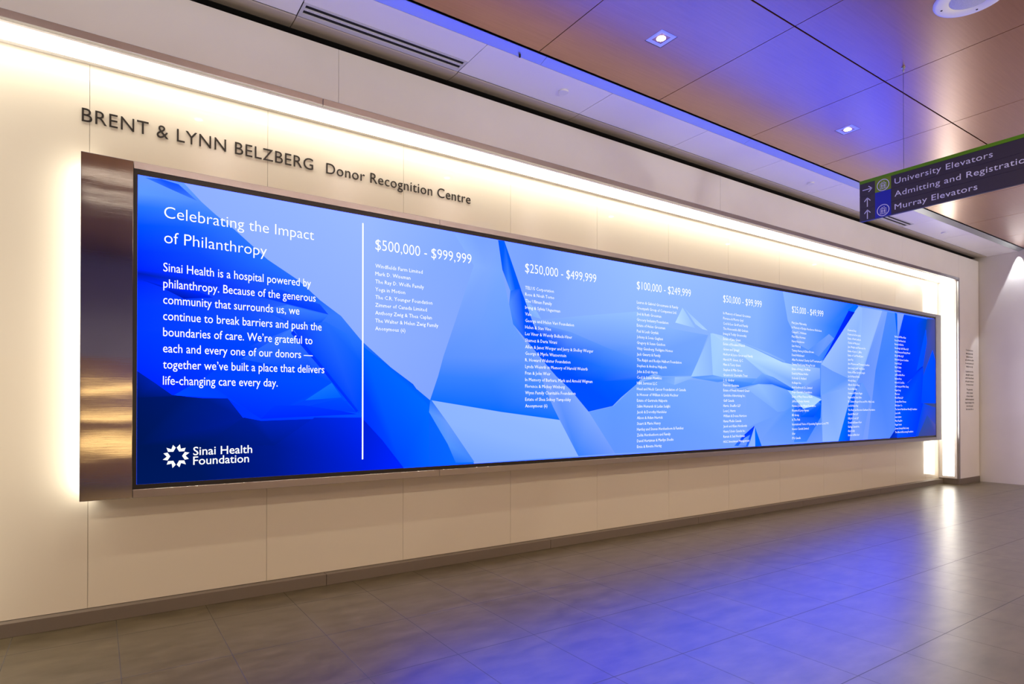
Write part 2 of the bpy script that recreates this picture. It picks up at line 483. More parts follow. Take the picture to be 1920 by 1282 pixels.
FACETS = [
 [(0.151, 0.328, 135, 162, 250), (1.266, 0.379, 152, 176, 255), (1.264, 1.075, 165, 188, 255), (0.151, 1.075, 150, 175, 250)],
 [(0.151, -0.365, 120, 150, 250), (1.267, -0.365, 140, 165, 255), (1.266, 0.379, 152, 176, 255), (0.151, 0.328, 135, 162, 250)],
 [(1.266, 0.379, 152, 176, 255), (1.889, 0.392, 140, 168, 255), (1.889, 1.075, 140, 172, 255), (1.264, 1.075, 165, 188, 255)],
 [(1.267, -0.365, 140, 165, 255), (1.89, -0.364, 140, 165, 255), (1.889, 0.392, 140, 168, 255), (1.266, 0.379, 152, 176, 255)],
 [(1.889, 0.392, 140, 168, 255), (2.469, 0.399, 132, 165, 255), (2.469, 1.075, 130, 165, 255), (1.889, 1.075, 140, 172, 255)],
 [(1.89, -0.364, 140, 165, 255), (2.468, -0.359, 135, 165, 255), (2.469, 0.399, 132, 165, 255), (1.889, 0.392, 140, 168, 255)],
 [(2.469, 0.399, 132, 165, 255), (2.947, 0.396, 142, 175, 255), (2.948, 1.075, 155, 185, 255), (2.469, 1.075, 130, 165, 255)],
 [(2.468, -0.359, 135, 165, 255), (2.946, -0.363, 130, 165, 255), (2.947, 0.396, 142, 175, 255), (2.469, 0.399, 132, 165, 255)],
 [(2.947, 0.396, 142, 175, 255), (3.551, 0.395, 145, 180, 255), (3.553, 1.075, 165, 195, 255), (2.948, 1.075, 155, 185, 255)],
 [(2.946, -0.363, 130, 165, 255), (3.549, -0.365, 125, 165, 255), (3.551, 0.395, 145, 180, 255), (2.947, 0.396, 142, 175, 255)],
 [(3.551, 0.395, 145, 180, 255), (4.255, 0.395, 142, 177, 255), (4.258, 1.075, 160, 190, 255), (3.553, 1.075, 165, 195, 255)],
 [(3.549, -0.365, 125, 165, 255), (4.252, -0.365, 125, 165, 255), (4.255, 0.395, 142, 177, 255), (3.551, 0.395, 145, 180, 255)],
 [(4.255, 0.395, 142, 177, 255), (4.925, 0.387, 137, 175, 255), (4.928, 1.075, 150, 185, 255), (4.258, 1.075, 160, 190, 255)],
 [(4.252, -0.365, 125, 165, 255), (4.921, -0.365, 125, 165, 255), (4.925, 0.387, 137, 175, 255), (4.255, 0.395, 142, 177, 255)],
 [(4.925, 0.387, 137, 175, 255), (5.889, 0.373, 85, 142, 255), (5.894, 1.075, 60, 130, 255), (4.928, 1.075, 150, 185, 255)],
 [(4.921, -0.365, 125, 165, 255), (5.885, -0.365, 110, 155, 255), (5.889, 0.373, 85, 142, 255), (4.925, 0.387, 137, 175, 255)],
 [(5.889, 0.373, 85, 142, 255), (7.306, 0.368, 110, 155, 255), (7.312, 1.075, 110, 155, 255), (5.894, 1.075, 60, 130, 255)],
 [(5.885, -0.365, 110, 155, 255), (7.299, -0.365, 110, 155, 255), (7.306, 0.368, 110, 155, 255), (5.889, 0.373, 85, 142, 255)],
 [(7.306, 0.368, 110, 155, 255), (8.592, 0.369, 70, 125, 255), (8.592, 1.075, 60, 120, 255), (7.312, 1.075, 110, 155, 255)],
 [(7.299, -0.365, 110, 155, 255), (8.592, -0.365, 80, 130, 255), (8.592, 0.369, 70, 125, 255), (7.306, 0.368, 110, 155, 255)],
 [(0.151, 0.989, 100, 155, 255), (0.277, 0.994, 96, 151, 255), (0.24, 1.075, 110, 157, 255), (0.151, 1.075, 110, 155, 255)],
 [(0.277, 0.994, 96, 151, 255), (0.417, 0.998, 90, 145, 255), (0.34, 1.075, 110, 160, 255), (0.24, 1.075, 110, 157, 255)],
 [(0.151, 0.927, 40, 115, 255), (0.307, 0.937, 52, 123, 255), (0.277, 0.994, 96, 151, 255), (0.151, 0.989, 100, 155, 255)],
 [(0.307, 0.937, 52, 123, 255), (0.481, 0.946, 70, 135, 255), (0.417, 0.998, 90, 145, 255), (0.277, 0.994, 96, 151, 255)],
 [(0.151, 0.84, 0, 80, 255), (0.347, 0.863, 20, 96, 255), (0.307, 0.937, 52, 123, 255), (0.151, 0.927, 40, 115, 255)],
 [(0.347, 0.863, 20, 96, 255), (0.567, 0.886, 50, 120, 255), (0.481, 0.946, 70, 135, 255), (0.307, 0.937, 52, 123, 255)],
 [(0.151, 0.717, 0, 50, 235), (0.419, 0.737, 16, 76, 243), (0.347, 0.863, 20, 96, 255), (0.151, 0.84, 0, 80, 255)],
 [(0.419, 0.737, 16, 76, 243), (0.725, 0.757, 40, 115, 255), (0.567, 0.886, 50, 120, 255), (0.347, 0.863, 20, 96, 255)],
 [(0.151, 0.648, 0, 40, 215), (0.488, 0.658, 16, 68, 229), (0.419, 0.737, 16, 76, 243), (0.151, 0.717, 0, 50, 235)],
 [(0.488, 0.658, 16, 68, 229), (0.882, 0.667, 40, 110, 250), (0.725, 0.757, 40, 115, 255), (0.419, 0.737, 16, 76, 243)],
 [(0.151, 0.613, 0, 28, 165), (0.537, 0.595, 16, 60, 201), (0.488, 0.658, 16, 68, 229), (0.151, 0.648, 0, 40, 215)],
 [(0.537, 0.595, 16, 60, 201), (0.995, 0.573, 40, 110, 255), (0.882, 0.667, 40, 110, 250), (0.488, 0.658, 16, 68, 229)],
 [(0.151, 0.569, 0, 40, 205), (0.586, 0.536, 24, 74, 225), (0.537, 0.595, 16, 60, 201), (0.151, 0.613, 0, 28, 165)],
 [(0.586, 0.536, 24, 74, 225), (1.112, 0.496, 60, 125, 255), (0.995, 0.573, 40, 110, 255), (0.537, 0.595, 16, 60, 201)],
 [(0.151, 0.47, 0, 55, 230), (0.637, 0.422, 16, 79, 240), (0.586, 0.536, 24, 74, 225), (0.151, 0.569, 0, 40, 205)],
 [(0.637, 0.422, 16, 79, 240), (1.234, 0.362, 40, 115, 255), (1.112, 0.496, 60, 125, 255), (0.586, 0.536, 24, 74, 225)],
 [(0.151, 0.347, 0, 55, 235), (0.708, 0.29, 0, 71, 243), (0.637, 0.422, 16, 79, 240), (0.151, 0.47, 0, 55, 230)],
 [(0.708, 0.29, 0, 71, 243), (1.411, 0.218, 0, 95, 255), (1.234, 0.362, 40, 115, 255), (0.637, 0.422, 16, 79, 240)],
 [(0.151, 0.199, 0, 45, 225), (0.804, 0.127, 0, 67, 237), (0.708, 0.29, 0, 71, 243), (0.151, 0.347, 0, 55, 235)],
 [(0.804, 0.127, 0, 67, 237), (1.657, 0.034, 0, 100, 255), (1.411, 0.218, 0, 95, 255), (0.708, 0.29, 0, 71, 243)],
 [(0.151, 0.112, 0, 35, 200), (0.862, -0.008, 4, 63, 222), (0.804, 0.127, 0, 67, 237), (0.151, 0.199, 0, 45, 225)],
 [(0.862, -0.008, 4, 63, 222), (1.814, -0.169, 10, 105, 255), (1.657, 0.034, 0, 100, 255), (0.804, 0.127, 0, 67, 237)],
 [(0.151, 0.115, 0, 35, 200), (0.151, -0.365, 0, 40, 190), (1.299, -0.365, 0, 70, 245), (1.967, -0.365, 10, 110, 255), (1.814, -0.169, 10, 105, 255), (1.411, 0.063, 0, 85, 255), (0.864, -0.01, 0, 60, 240)],
 [(0.181, 1.067, 60, 120, 255), (0.29, 1.032, 40, 100, 245), (0.398, 0.999, 70, 125, 250), (0.318, 1.064, 20, 85, 240), (0.246, 1.074, 20, 85, 240)],
 [(0.63, 0.57, 10, 70, 240), (0.827, 0.535, 0, 55, 220), (1.042, 0.498, 10, 70, 235), (0.995, 0.55, 20, 80, 245), (0.793, 0.608, 20, 80, 245)],
 [(0.701, 0.499, 30, 95, 250), (0.855, 0.424, 10, 75, 245), (1.002, 0.45, 10, 85, 255), (1.038, 0.492, 50, 120, 255), (0.827, 0.531, 70, 130, 255)],
 [(0.264, 0.552, 0, 35, 180), (0.342, 0.515, 0, 25, 165), (0.471, 0.534, 0, 40, 200), (0.342, 0.579, 0, 45, 215)],
 [(0.151, 0.62, 0, 28, 165), (0.156, 0.59, 0, 35, 190), (0.247, 0.562, 0, 30, 175), (0.342, 0.557, 0, 45, 215), (0.247, 0.594, 0, 35, 195)],
 [(0.851, 0.41, 60, 120, 255), (0.631, 0.299, 0, 70, 245), (0.424, 0.132, 0, 65, 240), (0.299, 0.049, 0, 75, 250), (0.538, 0.036, 0, 65, 245), (0.696, -0.067, 0, 45, 215), (0.918, 0.03, 0, 75, 250), (1.061, 0.126, 0, 80, 250)],
 [(0.851, 0.41, 60, 125, 255), (0.807, 0.379, 60, 120, 255), (0.6, 0.237, 30, 95, 255), (0.761, 0.209, 15, 85, 255), (0.967, 0.181, 0, 75, 245)],
 [(0.855, 0.407, 10, 60, 230), (0.967, 0.246, 0, 70, 240), (1.128, 0.053, 0, 75, 245), (1.212, -0.043, 0, 70, 240), (1.258, 0.032, 0, 85, 255), (1.242, 0.227, 0, 90, 255), (1.142, 0.401, 40, 115, 255), (1.024, 0.459, 40, 110, 255)],
 [(0.851, 0.403, 0, 45, 210), (0.844, 0.381, 0, 55, 225), (1.024, 0.176, 0, 45, 205), (1.2, -0.036, 0, 45, 205), (1.212, -0.028, 0, 55, 225), (1.039, 0.183, 0, 55, 225)],
 [(1.061, 0.126, 20, 120, 255), (0.918, 0.029, 10, 105, 255), (1.117, 0.046, 0, 95, 250)],
 [(0.911, -0.006, 0, 60, 235), (1.113, 0.042, 0, 75, 245), (1.204, -0.039, 0, 60, 225)],
 [(0.696, -0.067, 0, 40, 205), (1.204, -0.047, 0, 42, 205), (1.113, -0.028, 0, 48, 215), (0.911, 0.002, 0, 55, 225), (0.761, 0.001, 0, 55, 225)],
 [(0.151, 0.162, 0, 30, 150), (0.151, 0.038, 0, 22, 100), (0.333, 0.014, 0, 22, 110), (0.35, 0.046, 0, 25, 125), (0.293, 0.052, 0, 28, 140), (0.222, 0.108, 0, 32, 160)],
 [(0.151, 0.038, 0, 22, 95), (0.151, -0.184, 0, 22, 85), (0.425, -0.194, 0, 24, 95), (0.613, -0.066, 0, 28, 150), (0.538, 0.038, 0, 35, 165), (0.425, 0.037, 0, 28, 130), (0.333, 0.046, 0, 24, 110)],
 [(0.425, -0.194, 0, 24, 100), (0.762, -0.206, 0, 26, 135), (0.967, -0.07, 0, 34, 180), (0.696, -0.077, 0, 32, 165), (0.613, -0.059, 0, 28, 145)],
 [(0.762, -0.206, 0, 26, 140), (1.259, -0.224, 0, 34, 195), (1.243, -0.066, 0, 40, 200), (0.967, -0.063, 0, 36, 185)],
 [(0.151, -0.184, 0, 22, 85), (0.151, -0.365, 0, 25, 90), (0.426, -0.365, 0, 24, 95), (0.425, -0.194, 0, 24, 98)],
 [(0.425, -0.194, 0, 24, 100), (0.426, -0.365, 0, 24, 95), (0.762, -0.365, 0, 24, 135), (0.762, -0.206, 0, 26, 140)],
 [(0.762, -0.206, 0, 26, 140), (0.762, -0.365, 0, 24, 135), (1.259, -0.365, 0, 32, 190), (1.259, -0.224, 0, 34, 195)],
 [(1.243, 0.077, 0, 60, 235), (1.243, -0.077, 0, 50, 225), (1.47, -0.357, 0, 70, 250), (1.651, -0.359, 0, 95, 255), (1.65, -0.006, 0, 105, 255), (1.546, 0.128, 0, 90, 255), (1.242, 0.332, 0, 100, 255)],
 [(1.235, -0.07, 0, 32, 185), (1.236, -0.365, 0, 30, 190), (1.487, -0.365, 0, 36, 205), (1.354, -0.197, 0, 34, 195)],
 [(1.821, 1.066, 145, 178, 255), (1.978, 1.067, 130, 165, 255), (2.065, 0.879, 138, 172, 255), (1.962, 0.886, 145, 178, 255)],
 [(1.978, 1.067, 130, 165, 255), (2.142, 1.069, 130, 165, 255), (2.175, 0.879, 130, 170, 255), (2.065, 0.879, 138, 172, 255)],
 [(1.962, 0.886, 145, 178, 255), (2.065, 0.879, 138, 172, 255), (2.025, 0.531, 118, 160, 255), (1.832, 0.529, 122, 160, 255)],
 [(2.065, 0.879, 138, 172, 255), (2.175, 0.879, 130, 170, 255), (2.259, 0.538, 112, 160, 255), (2.025, 0.531, 118, 160, 255)],
 [(1.832, 0.529, 122, 160, 255), (2.025, 0.531, 118, 160, 255), (2.065, 0.309, 104, 150, 255), (1.747, 0.301, 100, 148, 255)],
 [(2.025, 0.531, 118, 160, 255), (2.259, 0.538, 112, 160, 255), (2.446, 0.326, 108, 154, 255), (2.065, 0.309, 104, 150, 255)],
 [(1.747, 0.301, 100, 148, 255), (2.065, 0.309, 104, 150, 255), (2.085, 0.166, 60, 130, 255), (1.711, 0.18, 60, 130, 255)],
 [(2.065, 0.309, 104, 150, 255), (2.446, 0.326, 108, 154, 255), (2.537, 0.14, 80, 142, 255), (2.085, 0.166, 60, 130, 255)],
 [(1.711, 0.18, 60, 130, 255), (2.085, 0.166, 60, 130, 255), (2.171, -0.04, 5, 108, 255), (1.657, 0.034, 20, 112, 255)],
 [(2.085, 0.166, 60, 130, 255), (2.537, 0.14, 80, 142, 255), (2.653, -0.098, 10, 112, 255), (2.171, -0.04, 5, 108, 255)],
 [(2.144, 1.073, 0, 90, 255), (2.177, 0.886, 0, 90, 255), (2.24, 0.754, 70, 140, 255), (2.261, 0.598, 60, 130, 255), (2.336, 0.578, 0, 90, 255), (2.326, 0.772, 0, 85, 255), (2.193, 1.075, 0, 95, 255)],
 [(2.424, 0.576, 136, 168, 255), (2.897, 0.647, 150, 185, 255), (2.897, 0.483, 120, 160, 255), (2.56, 0.495, 118, 160, 255)],
 [(2.897, 0.647, 150, 185, 255), (3.405, 0.719, 162, 196, 255), (3.371, 0.464, 120, 163, 255), (2.897, 0.483, 120, 160, 255)],
 [(3.405, 0.719, 162, 196, 255), (3.813, 0.615, 145, 182, 255), (3.685, 0.432, 120, 163, 255), (3.371, 0.464, 120, 163, 255)],
 [(3.813, 0.615, 145, 182, 255), (4.243, 0.593, 128, 169, 255), (4.101, 0.348, 120, 165, 255), (3.685, 0.432, 120, 163, 255)],
 [(2.56, 0.495, 118, 160, 255), (2.897, 0.483, 120, 160, 255), (2.987, 0.351, 60, 130, 255), (2.7, 0.374, 60, 130, 255)],
 [(2.897, 0.483, 120, 160, 255), (3.371, 0.464, 120, 163, 255), (3.371, 0.296, 70, 135, 255), (2.987, 0.351, 60, 130, 255)],
 [(3.371, 0.464, 120, 163, 255), (3.685, 0.432, 120, 163, 255), (3.684, 0.232, 95, 150, 255), (3.371, 0.296, 70, 135, 255)],
 [(3.685, 0.432, 120, 163, 255), (4.101, 0.348, 120, 165, 255), (4.032, 0.246, 118, 164, 255), (3.684, 0.232, 95, 150, 255)],
 [(2.442, 0.563, 110, 155, 255), (2.749, 0.519, 112, 157, 255), (2.7, 0.356, 15, 98, 255), (2.46, 0.492, 0, 85, 250)],
 [(2.749, 0.519, 112, 157, 255), (3.103, 0.425, 90, 146, 255), (3.05, 0.282, 35, 115, 255), (2.7, 0.356, 15, 98, 255)],
 [(3.103, 0.425, 90, 146, 255), (3.67, 0.296, 92, 148, 255), (3.646, 0.266, 80, 140, 255), (3.05, 0.282, 35, 115, 255)],
 [(2.46, 0.492, 0, 85, 250), (2.7, 0.356, 15, 98, 255), (2.773, 0.197, 0, 78, 250), (2.56, 0.258, 0, 80, 250)],
 [(2.7, 0.356, 15, 98, 255), (3.05, 0.282, 35, 115, 255), (3.05, 0.177, 0, 90, 255), (2.773, 0.197, 0, 78, 250)],
 [(3.05, 0.282, 35, 115, 255), (3.646, 0.266, 80, 140, 255), (3.434, 0.198, 15, 104, 255), (3.05, 0.177, 0, 90, 255)],
 [(2.56, 0.258, 0, 80, 250), (2.773, 0.197, 0, 78, 250), (3.151, -0.002, 0, 80, 255), (2.906, -0.044, 0, 80, 252)],
 [(2.773, 0.197, 0, 78, 250), (3.05, 0.177, 0, 90, 255), (3.237, 0.062, 0, 85, 255), (3.151, -0.002, 0, 80, 255)],
 [(3.05, 0.177, 0, 90, 255), (3.434, 0.198, 15, 104, 255), (3.422, 0.177, 15, 104, 255), (3.237, 0.062, 0, 85, 255)],
 [(2.24, 0.754, 40, 115, 255), (2.23, 0.666, 90, 145, 255), (2.261, 0.537, 60, 130, 255), (2.369, 0.438, 0, 85, 255), (2.56, 0.258, 0, 80, 250), (2.514, 0.438, 0, 84, 250), (2.435, 0.532, 0, 78, 248), (2.353, 0.713, 0, 85, 250), (2.32, 0.78, 0, 85, 255)],
 [(2.353, 0.713, 150, 185, 255), (2.408, 0.602, 130, 172, 255), (2.491, 0.59, 150, 185, 255), (2.446, 0.654, 145, 180, 255)],
 [(2.909, -0.046, 110, 158, 255), (3.176, -0.353, 105, 150, 255), (4.252, -0.365, 125, 165, 255), (4.764, -0.365, 125, 165, 255), (4.767, 0.192, 138, 174, 255), (3.684, 0.22, 125, 170, 255), (3.421, 0.177, 120, 165, 255), (3.158, -0.004, 105, 155, 255)],
 [(3.421, 0.177, 90, 150, 255), (3.684, 0.195, 120, 165, 255), (3.831, 0.167, 140, 180, 255), (4.032, 0.239, 160, 195, 255), (3.684, 0.226, 110, 160, 255)],
 [(3.831, 0.23, 165, 198, 255), (3.822, 0.166, 150, 185, 255), (4.081, 0.237, 145, 182, 255)],
 [(2.364, 0.442, 115, 155, 255), (2.594, -0.007, 125, 160, 255), (2.653, -0.1, 120, 155, 255), (2.821, -0.357, 60, 130, 255), (3.176, -0.353, 120, 155, 255), (2.921, -0.046, 140, 172, 255), (2.748, 0.114, 130, 165, 255), (2.56, 0.248, 125, 160, 255)],
 [(1.659, 0.034, 150, 182, 255), (1.777, -0.104, 150, 182, 255), (1.957, -0.355, 125, 165, 255), (2.821, -0.357, 150, 182, 255), (2.653, -0.1, 160, 190, 255), (2.167, -0.041, 155, 185, 255)],
 [(1.659, 0.042, 30, 115, 255), (1.65, -0.038, 90, 150, 255), (1.777, -0.235, 90, 150, 255), (1.833, -0.352, 30, 115, 255), (1.967, -0.355, 60, 130, 255), (1.777, -0.104, 110, 155, 255)],
 [(3.923, 0.796, 180, 210, 255), (3.836, 0.668, 200, 225, 255), (4.082, 0.641, 155, 188, 255)],
 [(3.943, 0.798, 165, 195, 255), (4.082, 0.674, 180, 208, 255), (4.172, 0.638, 185, 210, 255), (4.239, 0.632, 185, 212, 255), (4.004, 0.758, 170, 200, 255)],
 [(4.274, 0.611, 150, 185, 255), (4.026, 0.239, 175, 208, 255), (4.304, 0.26, 150, 185, 255)],
 [(4.274, 0.611, 175, 208, 255), (4.304, 0.26, 170, 205, 255), (4.463, 0.237, 165, 200, 255), (5.268, 0.26, 120, 160, 255), (4.74, 0.527, 175, 205, 255), (4.432, 0.598, 180, 210, 255)],
 [(4.022, 0.235, 90, 150, 255), (4.101, 0.224, 100, 155, 255), (4.367, 0.2, 95, 150, 255), (4.473, 0.213, 80, 145, 255), (4.649, 0.154, 60, 130, 255), (4.948, 0.198, 80, 145, 255), (5.268, 0.246, 90, 150, 255), (4.463, 0.243, 130, 175, 255), (4.304, 0.26, 110, 160, 255)],
 [(4.475, 0.601, 170, 200, 255), (5.097, 0.488, 150, 185, 255), (5.364, 0.428, 120, 165, 255), (5.363, 0.409, 140, 175, 255), (4.92, 0.514, 170, 200, 255)],
 [(4.285, 0.614, 185, 212, 255), (4.74, 0.429, 185, 215, 255), (5.017, 0.296, 150, 190, 255), (5.362, 0.19, 150, 185, 255), (5.533, 0.138, 150, 185, 255), (5.976, 0.099, 60, 130, 255), (5.966, 0.375, 150, 182, 255), (5.47, 0.395, 185, 212, 255), (5.321, 0.408, 200, 225, 255), (4.92, 0.502, 190, 218, 255), (4.432, 0.602, 175, 205, 255)],
 [(5.577, 0.139, 130, 165, 255), (5.976, 0.086, 20, 105, 255), (5.97, 0.273, 110, 155, 255), (5.756, 0.229, 140, 175, 255)],
 [(4.842, 0.198, 100, 155, 255), (5.156, 0.198, 30, 110, 255), (5.469, 0.137, 0, 90, 255), (5.512, 0.156, 30, 110, 255), (5.176, 0.265, 100, 155, 255), (4.997, 0.295, 130, 175, 255)],
 [(4.762, 0.156, 150, 185, 255), (5.241, -0.057, 125, 168, 255), (5.447, -0.043, 110, 155, 255), (5.577, 0.014, 80, 145, 255), (5.426, 0.143, 120, 165, 255), (5.156, 0.187, 140, 178, 255), (4.948, 0.195, 160, 195, 255)],
 [(4.765, -0.193, 120, 160, 255), (4.955, -0.325, 125, 162, 255), (5.509, -0.355, 110, 155, 255), (5.533, 0.014, 80, 145, 255), (5.257, -0.082, 115, 160, 255)],
 [(5.511, 0.014, 40, 115, 255), (5.509, -0.349, 70, 135, 255), (5.73, -0.35, 60, 130, 255), (5.975, -0.127, 0, 95, 255), (5.992, 0.054, 0, 95, 255), (5.665, -0.01, 0, 85, 255)],
 [(5.665, -0.004, 20, 100, 255), (5.62, -0.11, 0, 95, 255), (5.846, -0.112, 0, 80, 255), (5.987, 0.015, 20, 105, 255), (5.94, 0.041, 80, 145, 255)],
 [(5.4, 0.148, 170, 205, 255), (5.665, -0.029, 190, 220, 255), (5.847, -0.004, 190, 220, 255), (5.992, 0.064, 185, 215, 255), (5.733, 0.122, 170, 205, 255)],
 [(5.977, -0.114, 80, 140, 255), (5.719, -0.352, 110, 150, 255), (6.014, -0.36, 120, 155, 255)],
 [(5.328, 1.075, 150, 186, 255), (5.943, 1.075, 118, 164, 255), (5.76, 0.811, 118, 163, 255), (5.408, 0.808, 146, 181, 255)],
 [(5.943, 1.075, 118, 164, 255), (6.538, 1.075, 25, 114, 255), (6.137, 0.813, 60, 132, 255), (5.76, 0.811, 118, 163, 255)],
 [(6.538, 1.075, 25, 114, 255), (6.714, 1.075, 0, 100, 255), (6.386, 0.805, 0, 102, 255), (6.137, 0.813, 60, 132, 255)],
 [(5.408, 0.808, 146, 181, 255), (5.76, 0.811, 118, 163, 255), (5.758, 0.545, 118, 162, 255), (5.602, 0.587, 136, 171, 255)],
 [(5.76, 0.811, 118, 163, 255), (6.137, 0.813, 60, 132, 255), (5.943, 0.49, 85, 146, 255), (5.758, 0.545, 118, 162, 255)],
 [(6.137, 0.813, 60, 132, 255), (6.386, 0.805, 0, 102, 255), (5.995, 0.435, 60, 130, 255), (5.943, 0.49, 85, 146, 255)],
 [(6.136, 0.728, 120, 160, 255), (5.758, 0.545, 90, 145, 255), (5.943, 0.49, 110, 155, 255), (6.234, 0.688, 110, 150, 255)],
 [(5.99, 0.454, 140, 175, 255), (5.978, 0.376, 110, 155, 255), (6.009, -0.359, 155, 185, 255), (6.315, -0.363, 150, 182, 255), (6.509, 0.016, 150, 182, 255), (6.669, 0.222, 140, 172, 255), (6.807, 0.46, 130, 165, 255)],
 [(6.719, 1.063, 160, 190, 255), (5.99, 0.415, 165, 192, 255), (6.282, 0.333, 150, 182, 255), (6.498, 0.293, 130, 168, 255), (6.752, 0.416, 170, 198, 255), (6.806, 1.057, 160, 190, 255)],
 [(5.99, 0.402, 120, 160, 255), (5.978, 0.105, 120, 165, 255), (6.281, 0.148, 140, 175, 255), (6.669, 0.235, 140, 172, 255), (6.498, 0.29, 100, 150, 255)],
 [(6.806, 1.06, 150, 180, 255), (6.751, 0.375, 170, 198, 255), (6.669, 0.235, 160, 190, 255), (6.862, 0.448, 150, 182, 255), (7.244, 1.06, 165, 190, 255)],
 [(7.244, 1.06, 140, 170, 255), (6.862, 0.448, 110, 150, 255), (6.509, 0.016, 120, 158, 255), (6.378, -0.365, 120, 155, 255), (6.925, -0.365, 130, 160, 255), (7.087, 0.386, 120, 155, 255), (7.363, 1.056, 130, 165, 255)],
 [(6.669, 0.208, 0, 90, 255), (6.509, 0.016, 0, 105, 255), (6.307, -0.365, 0, 115, 255), (6.533, -0.365, 0, 75, 245), (6.668, 0.016, 0, 80, 250)],
 [(6.664, 0.221, 40, 115, 255), (6.642, 0.084, 130, 165, 255), (6.533, -0.365, 130, 160, 255), (6.8, -0.365, 120, 155, 255), (6.971, 0.087, 105, 150, 255), (6.805, 0.252, 110, 155, 255)],
 [(7.363, 1.056, 85, 140, 255), (7.087, 0.386, 70, 130, 255), (6.911, -0.365, 110, 150, 255), (7.411, -0.362, 95, 140, 255), (7.622, -0.25, 85, 140, 255), (7.631, 0.76, 75, 135, 255), (7.556, 1.058, 80, 140, 255)],
 [(6.53, 1.008, 0, 40, 205), (6.135, 0.577, 0, 45, 215), (5.995, 0.435, 0, 60, 240), (6.16, 0.566, 0, 50, 230), (6.648, 0.995, 0, 30, 180)],
 [(6.649, 1.07, 0, 110, 255), (6.49, 0.999, 0, 110, 255), (6.635, 0.992, 0, 110, 255), (6.729, 1.064, 0, 95, 255)],
 [(7.761, 1.061, 0, 70, 230), (7.625, 0.789, 0, 55, 220), (7.58, 0.313, 0, 50, 220), (7.818, 0.259, 0, 50, 215), (8.186, 0.421, 0, 60, 200), (8.366, 1.056, 0, 75, 180)],
 [(8.366, 1.064, 30, 75, 160), (8.152, 0.42, 0, 70, 190), (8.288, 0.237, 20, 70, 190), (8.592, 0.564, 70, 78, 150), (8.592, 1.075, 85, 82, 140)],
 [(7.58, 0.328, 0, 55, 230), (7.529, -0.248, 0, 90, 255), (7.559, -0.365, 0, 85, 255), (8.043, -0.365, 0, 60, 235), (8.251, 0.018, 0, 55, 225), (8.255, 0.47, 0, 65, 220), (7.851, 0.267, 0, 60, 235)],
 [(7.818, 0.251, 0, 40, 180), (7.949, 0.322, 0, 60, 220), (8.255, 0.458, 0, 60, 200), (8.221, 0.484, 0, 40, 160)],
 [(8.33, 0.928, 0, 85, 240), (8.077, 0.418, 0, 80, 250), (8.249, 0.485, 0, 75, 235), (8.356, 0.772, 0, 80, 235)],
 [(8.512, 0.686, 0, 80, 235), (8.247, 0.345, 0, 80, 245), (8.199, 0.034, 0, 72, 235), (8.592, 0.027, 0, 75, 225), (8.592, 0.564, 0, 75, 230)],
 [(8.251, 0.034, 0, 75, 200), (8.043, -0.365, 0, 70, 195), (8.592, -0.365, 75, 75, 150), (8.592, 0.019, 40, 75, 180)],
 [(8.234, 0.034, 40, 70, 140), (8.355, 0.01, 0, 80, 200), (8.592, -0.021, 80, 80, 130), (8.592, 0.03, 60, 75, 140)],
 [(8.354, -0.115, 40, 80, 170), (8.11, -0.365, 60, 75, 150), (8.592, -0.365, 75, 72, 145), (8.592, -0.238, 90, 85, 165)],
 [(7.591, -0.234, 0, 50, 190), (7.405, -0.365, 0, 40, 160), (7.584, -0.365, 0, 55, 190)],
 [(7.54, 1.064, 0, 100, 255), (7.588, 0.787, 0, 95, 255), (7.609, 1.055, 0, 100, 255)],
 [(7.596, 1.062, 140, 165, 250), (7.607, 0.803, 130, 160, 250), (7.768, 1.069, 140, 165, 250)],
 [(4.883, -0.178, 0, 50, 220), (4.703, -0.272, 0, 60, 230), (4.591, -0.349, 40, 115, 255), (4.782, -0.363, 30, 105, 255), (4.876, -0.232, 0, 70, 245)],
 [(4.737, -0.284, 120, 160, 255), (4.646, -0.351, 110, 150, 255), (4.759, -0.355, 110, 150, 255), (4.817, -0.259, 80, 140, 255)],
 [(4.885, -0.182, 150, 182, 255), (4.794, -0.363, 150, 182, 255), (4.894, -0.365, 160, 188, 255)],
 [(4.89, -0.19, 0, 110, 255), (4.892, -0.365, 0, 110, 255), (4.989, -0.364, 0, 95, 255)],
]


def screen_material():
    m = bpy.data.materials.new('led picture'); m.use_nodes = True
    nt = m.node_tree
    for n in list(nt.nodes): nt.nodes.remove(n)
    o = nt.nodes.new('ShaderNodeOutputMaterial'); e = nt.nodes.new('ShaderNodeEmission')
    a = nt.nodes.new('ShaderNodeVertexColor'); a.layer_name = 'picture'
    e.inputs[1].default_value = SCREEN_GAIN
    nt.links.new(a.outputs[0], e.inputs[0]); nt.links.new(e.outputs[0], o.inputs[0])
    return m
M_pic = screen_material()
M_lit = emis('lit white text', (1, 1, 1), 1.15, sample=False)

mb = MB()
YS = YBOX + .0052 
pcols = []
step = .00003 / S
k = 0
mb.quad([(XsL, YS, Zsb), (XsR, YS, Zsb), (XsR, YS, Zst), (XsL, YS, Zst)]); pcols.append([(90, 150, 255)] * 4)
for row in FACETS:
    k += 1
    xy = [q[:2] for q in row]; cs = [q[2:] for q in row]
    ar = sum(xy[i][0] * xy[(i + 1) % len(xy)][1] - xy[(i + 1) % len(xy)][0] * xy[i][1] for i in range(len(xy)))
    if ar < 0: xy.reverse(); cs.reverse()
    mb.quad([(x, YS - k * step, z) for x, z in xy]); pcols.append(cs)
npoly = len(mb.f)
yt = YS - (k + 4) * step
R, U, Nn = X_, Z_, -Y_
def T(body, x, z, cap, width=None, xs=1.0, offset=0.0, res=2, spacing=1.0):
    return put_text(mb, body, P(x, yt, z), R, U, Nn, cap * S, width * S if width else None, xs, res, offset, 0, spacing, 1)
